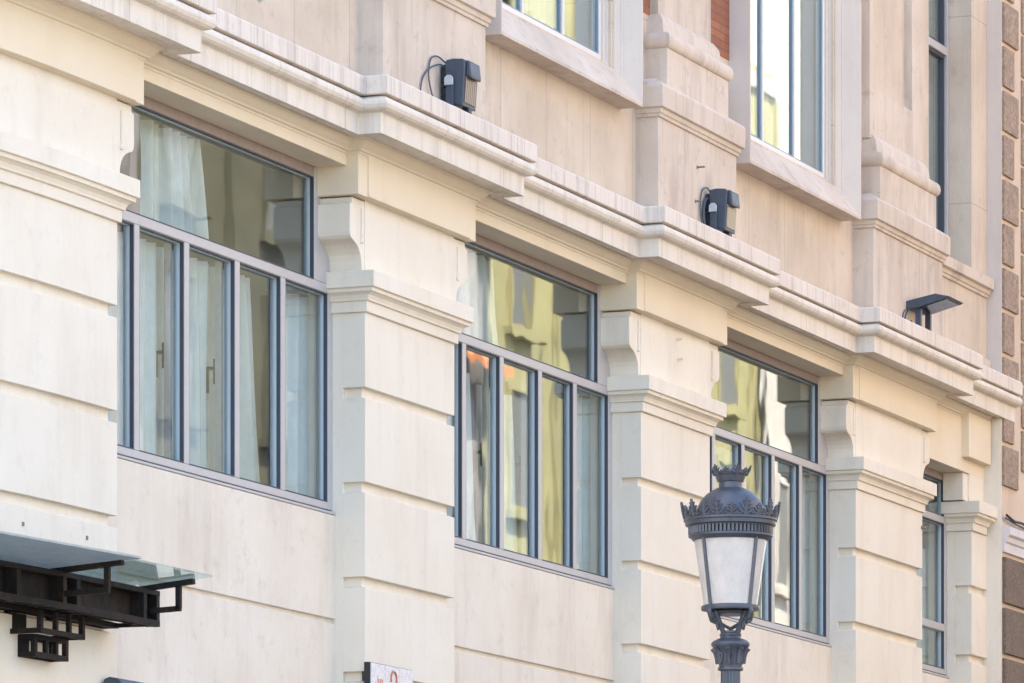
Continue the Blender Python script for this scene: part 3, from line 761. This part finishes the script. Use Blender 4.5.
bm = NB(); lathe(bm, lz([(26.6, 607), (36.3, 540), (36.0, 540), (26.3, 607)]), 64, ctr); obj('glass', bm, 'frosted', L, smooth=True)
bm = NB()
for k in range(4):
    a = R(242.6 + 90 * k)
    r0, r1 = 37.3 * u, 27.4 * u
    bar(bm, (LX + r0 * math.cos(a), LY + r0 * math.sin(a), zz(538)), (LX + r1 * math.cos(a), LY + r1 * math.sin(a), zz(608)), 3.2 * u, 3.2 * u)
obj('glazing_bar', bm, 'iron', L, .002)
bm = NB()
lathe(bm, lz([(25, 610.5), (29, 610.5), (29.6, 609), (29.2, 606.3), (27.5, 605.5), (25, 606)]), 48, ctr)
lathe(bm, lz([(.5, 615), (19, 615), (20.5, 613.5), (20, 612), (.5, 612)]), 48, ctr)
obj('base_ring', bm, 'iron', L, smooth=True)
bm = NB()
for k in range(4):
    a = R(242.6 + 90 * k)
    def Q(r, y, da=0): return (LX + r * u * math.cos(a + da), LY + r * u * math.sin(a + da), zz(y))
    tube(bm, [Q(28, 609), Q(29.5, 613), Q(27, 618.5), Q(22.5, 620.5), Q(18.5, 617.5), Q(19, 613.5), Q(22.5, 612)], 2.7 * u, 8, .8)
    tube(bm, [Q(21, 612), Q(17.5, 619), Q(14, 625), Q(11.2, 630), Q(9.8, 635)], 2.9 * u, 8, .85)
    tube(bm, [Q(16, 621), Q(19, 624.5), Q(18, 628), Q(15.5, 627)], 1.8 * u, 6, .7)
    a2 = a + R(45)
    tube(bm, [Q(12.5, 624), Q(9.5, 629, R(45)), Q(12.5, 624, R(90))], 1.1 * u, 6)
obj('scroll_bracket', bm, 'iron', L, smooth=True)
bm = NB()
lathe(bm, lz([(.5, 12000 * 0 + 671), (11, 671), (12.6, 670.5), (12.9, 669), (12.6, 667.6), (11.4, 667), (11.6, 665), (12.6, 663), (13.2, 656), (15.2, 650), (18.3, 647), (19.4, 645), (19.2, 643), (17, 641), (13.2, 639.2), (10.6, 638.5), (10.2, 637), (10.9, 636), (10.9, 634), (9.6, 633), (9.6, 631), (.5, 631)]), 48, ctr)
for k in range(8):
    a = 2 * math.pi * k / 8 + .2
    def Q(r, y, da=0): return (LX + r * u * math.cos(a + da), LY + r * u * math.sin(a + da), zz(y))
    tube(bm, [Q(13, 664), Q(13.6, 658), Q(15, 652), Q(18, 648.5)], 2.2 * u, 6, 1.3)
    tube(bm, [Q(13.2, 662, .2), Q(14.4, 655, .3), Q(15, 653, .12)], 1.1 * u, 6)
obj('post_cap', bm, 'iron', L, smooth=True)
bm = NB(); lathe(bm, [(.095, 0.9), (.085, 1.0), (10.0 * u, 2.6), (9.9 * u, zz(671))], 96, ctr, flute=(16, .10)); obj('post', bm, 'iron', L, smooth=True)
bm = NB(); lathe(bm, [(.24, .12), (.24, .2), (.21, .23), (.2, .3), (.16, .36), (.145, .5), (.14, .8), (.155, .84), (.155, .88), (.1, .93), (.09, .98)], 40, ctr); obj('post_base', bm, 'iron', L, .004, smooth=True)

# ------------------------------------------------------------------ signs at the foot of the picture
SG = thing('tile_sign', (37.28, -.03, 4.6), 'white glazed tile sign with an orange curved motif on the grooved pilaster', 'sign')
bm = NB(); box(bm, 36.87, 37.70, -.05, -.002, 4.30, 4.975); obj('backing', bm, 'black', SG, .003)
bm = NB()
for i in range(3):
    for j in range(3):
        x = 36.875 + i * .2733; z = 4.302 + j * .2233
        box(bm, x + .003, x + .2705, -.058, -.05, z + .002, z + .2213)
obj('tile', bm, 'tile', SG, .002)
bm = NB(); tube(bm, [(37.31 + .055 * math.cos(a), -.059, 4.875 + .06 * math.sin(a)) for a in [R(200 - 14 * q) for q in range(18)]], .009, 8)
tube(bm, [(37.355, -.059, 4.84), (37.365, -.059, 4.75), (37.33, -.059, 4.66)], .009, 8); obj('motif', bm, 'orange', SG)
bm = NB()
for x in (37.0, 37.04, 37.08): box(bm, x, x + .02, -.0595, -.057, 4.80, 4.86)
obj('lettering', bm, 'orange', SG)
DS = thing('wall_lamp', (32.55, -.1, 4.4), 'dark rounded metal fixture top just entering the bottom edge under the canopy', 'lamp')
bm = NB(); prism(bm, [(-.02, 4.30), (-.02, 4.505), (-.06, 4.52), (-.12, 4.51), (-.15, 4.48), (-.15, 4.30)], 'x', 32.36, 33.0); obj('housing', bm, 'anthracite', DS, .01)
bm = NB(); box(bm, 32.5, 32.85, -.02, .24, 4.36, 4.46); obj('mount', bm, 'black', DS)
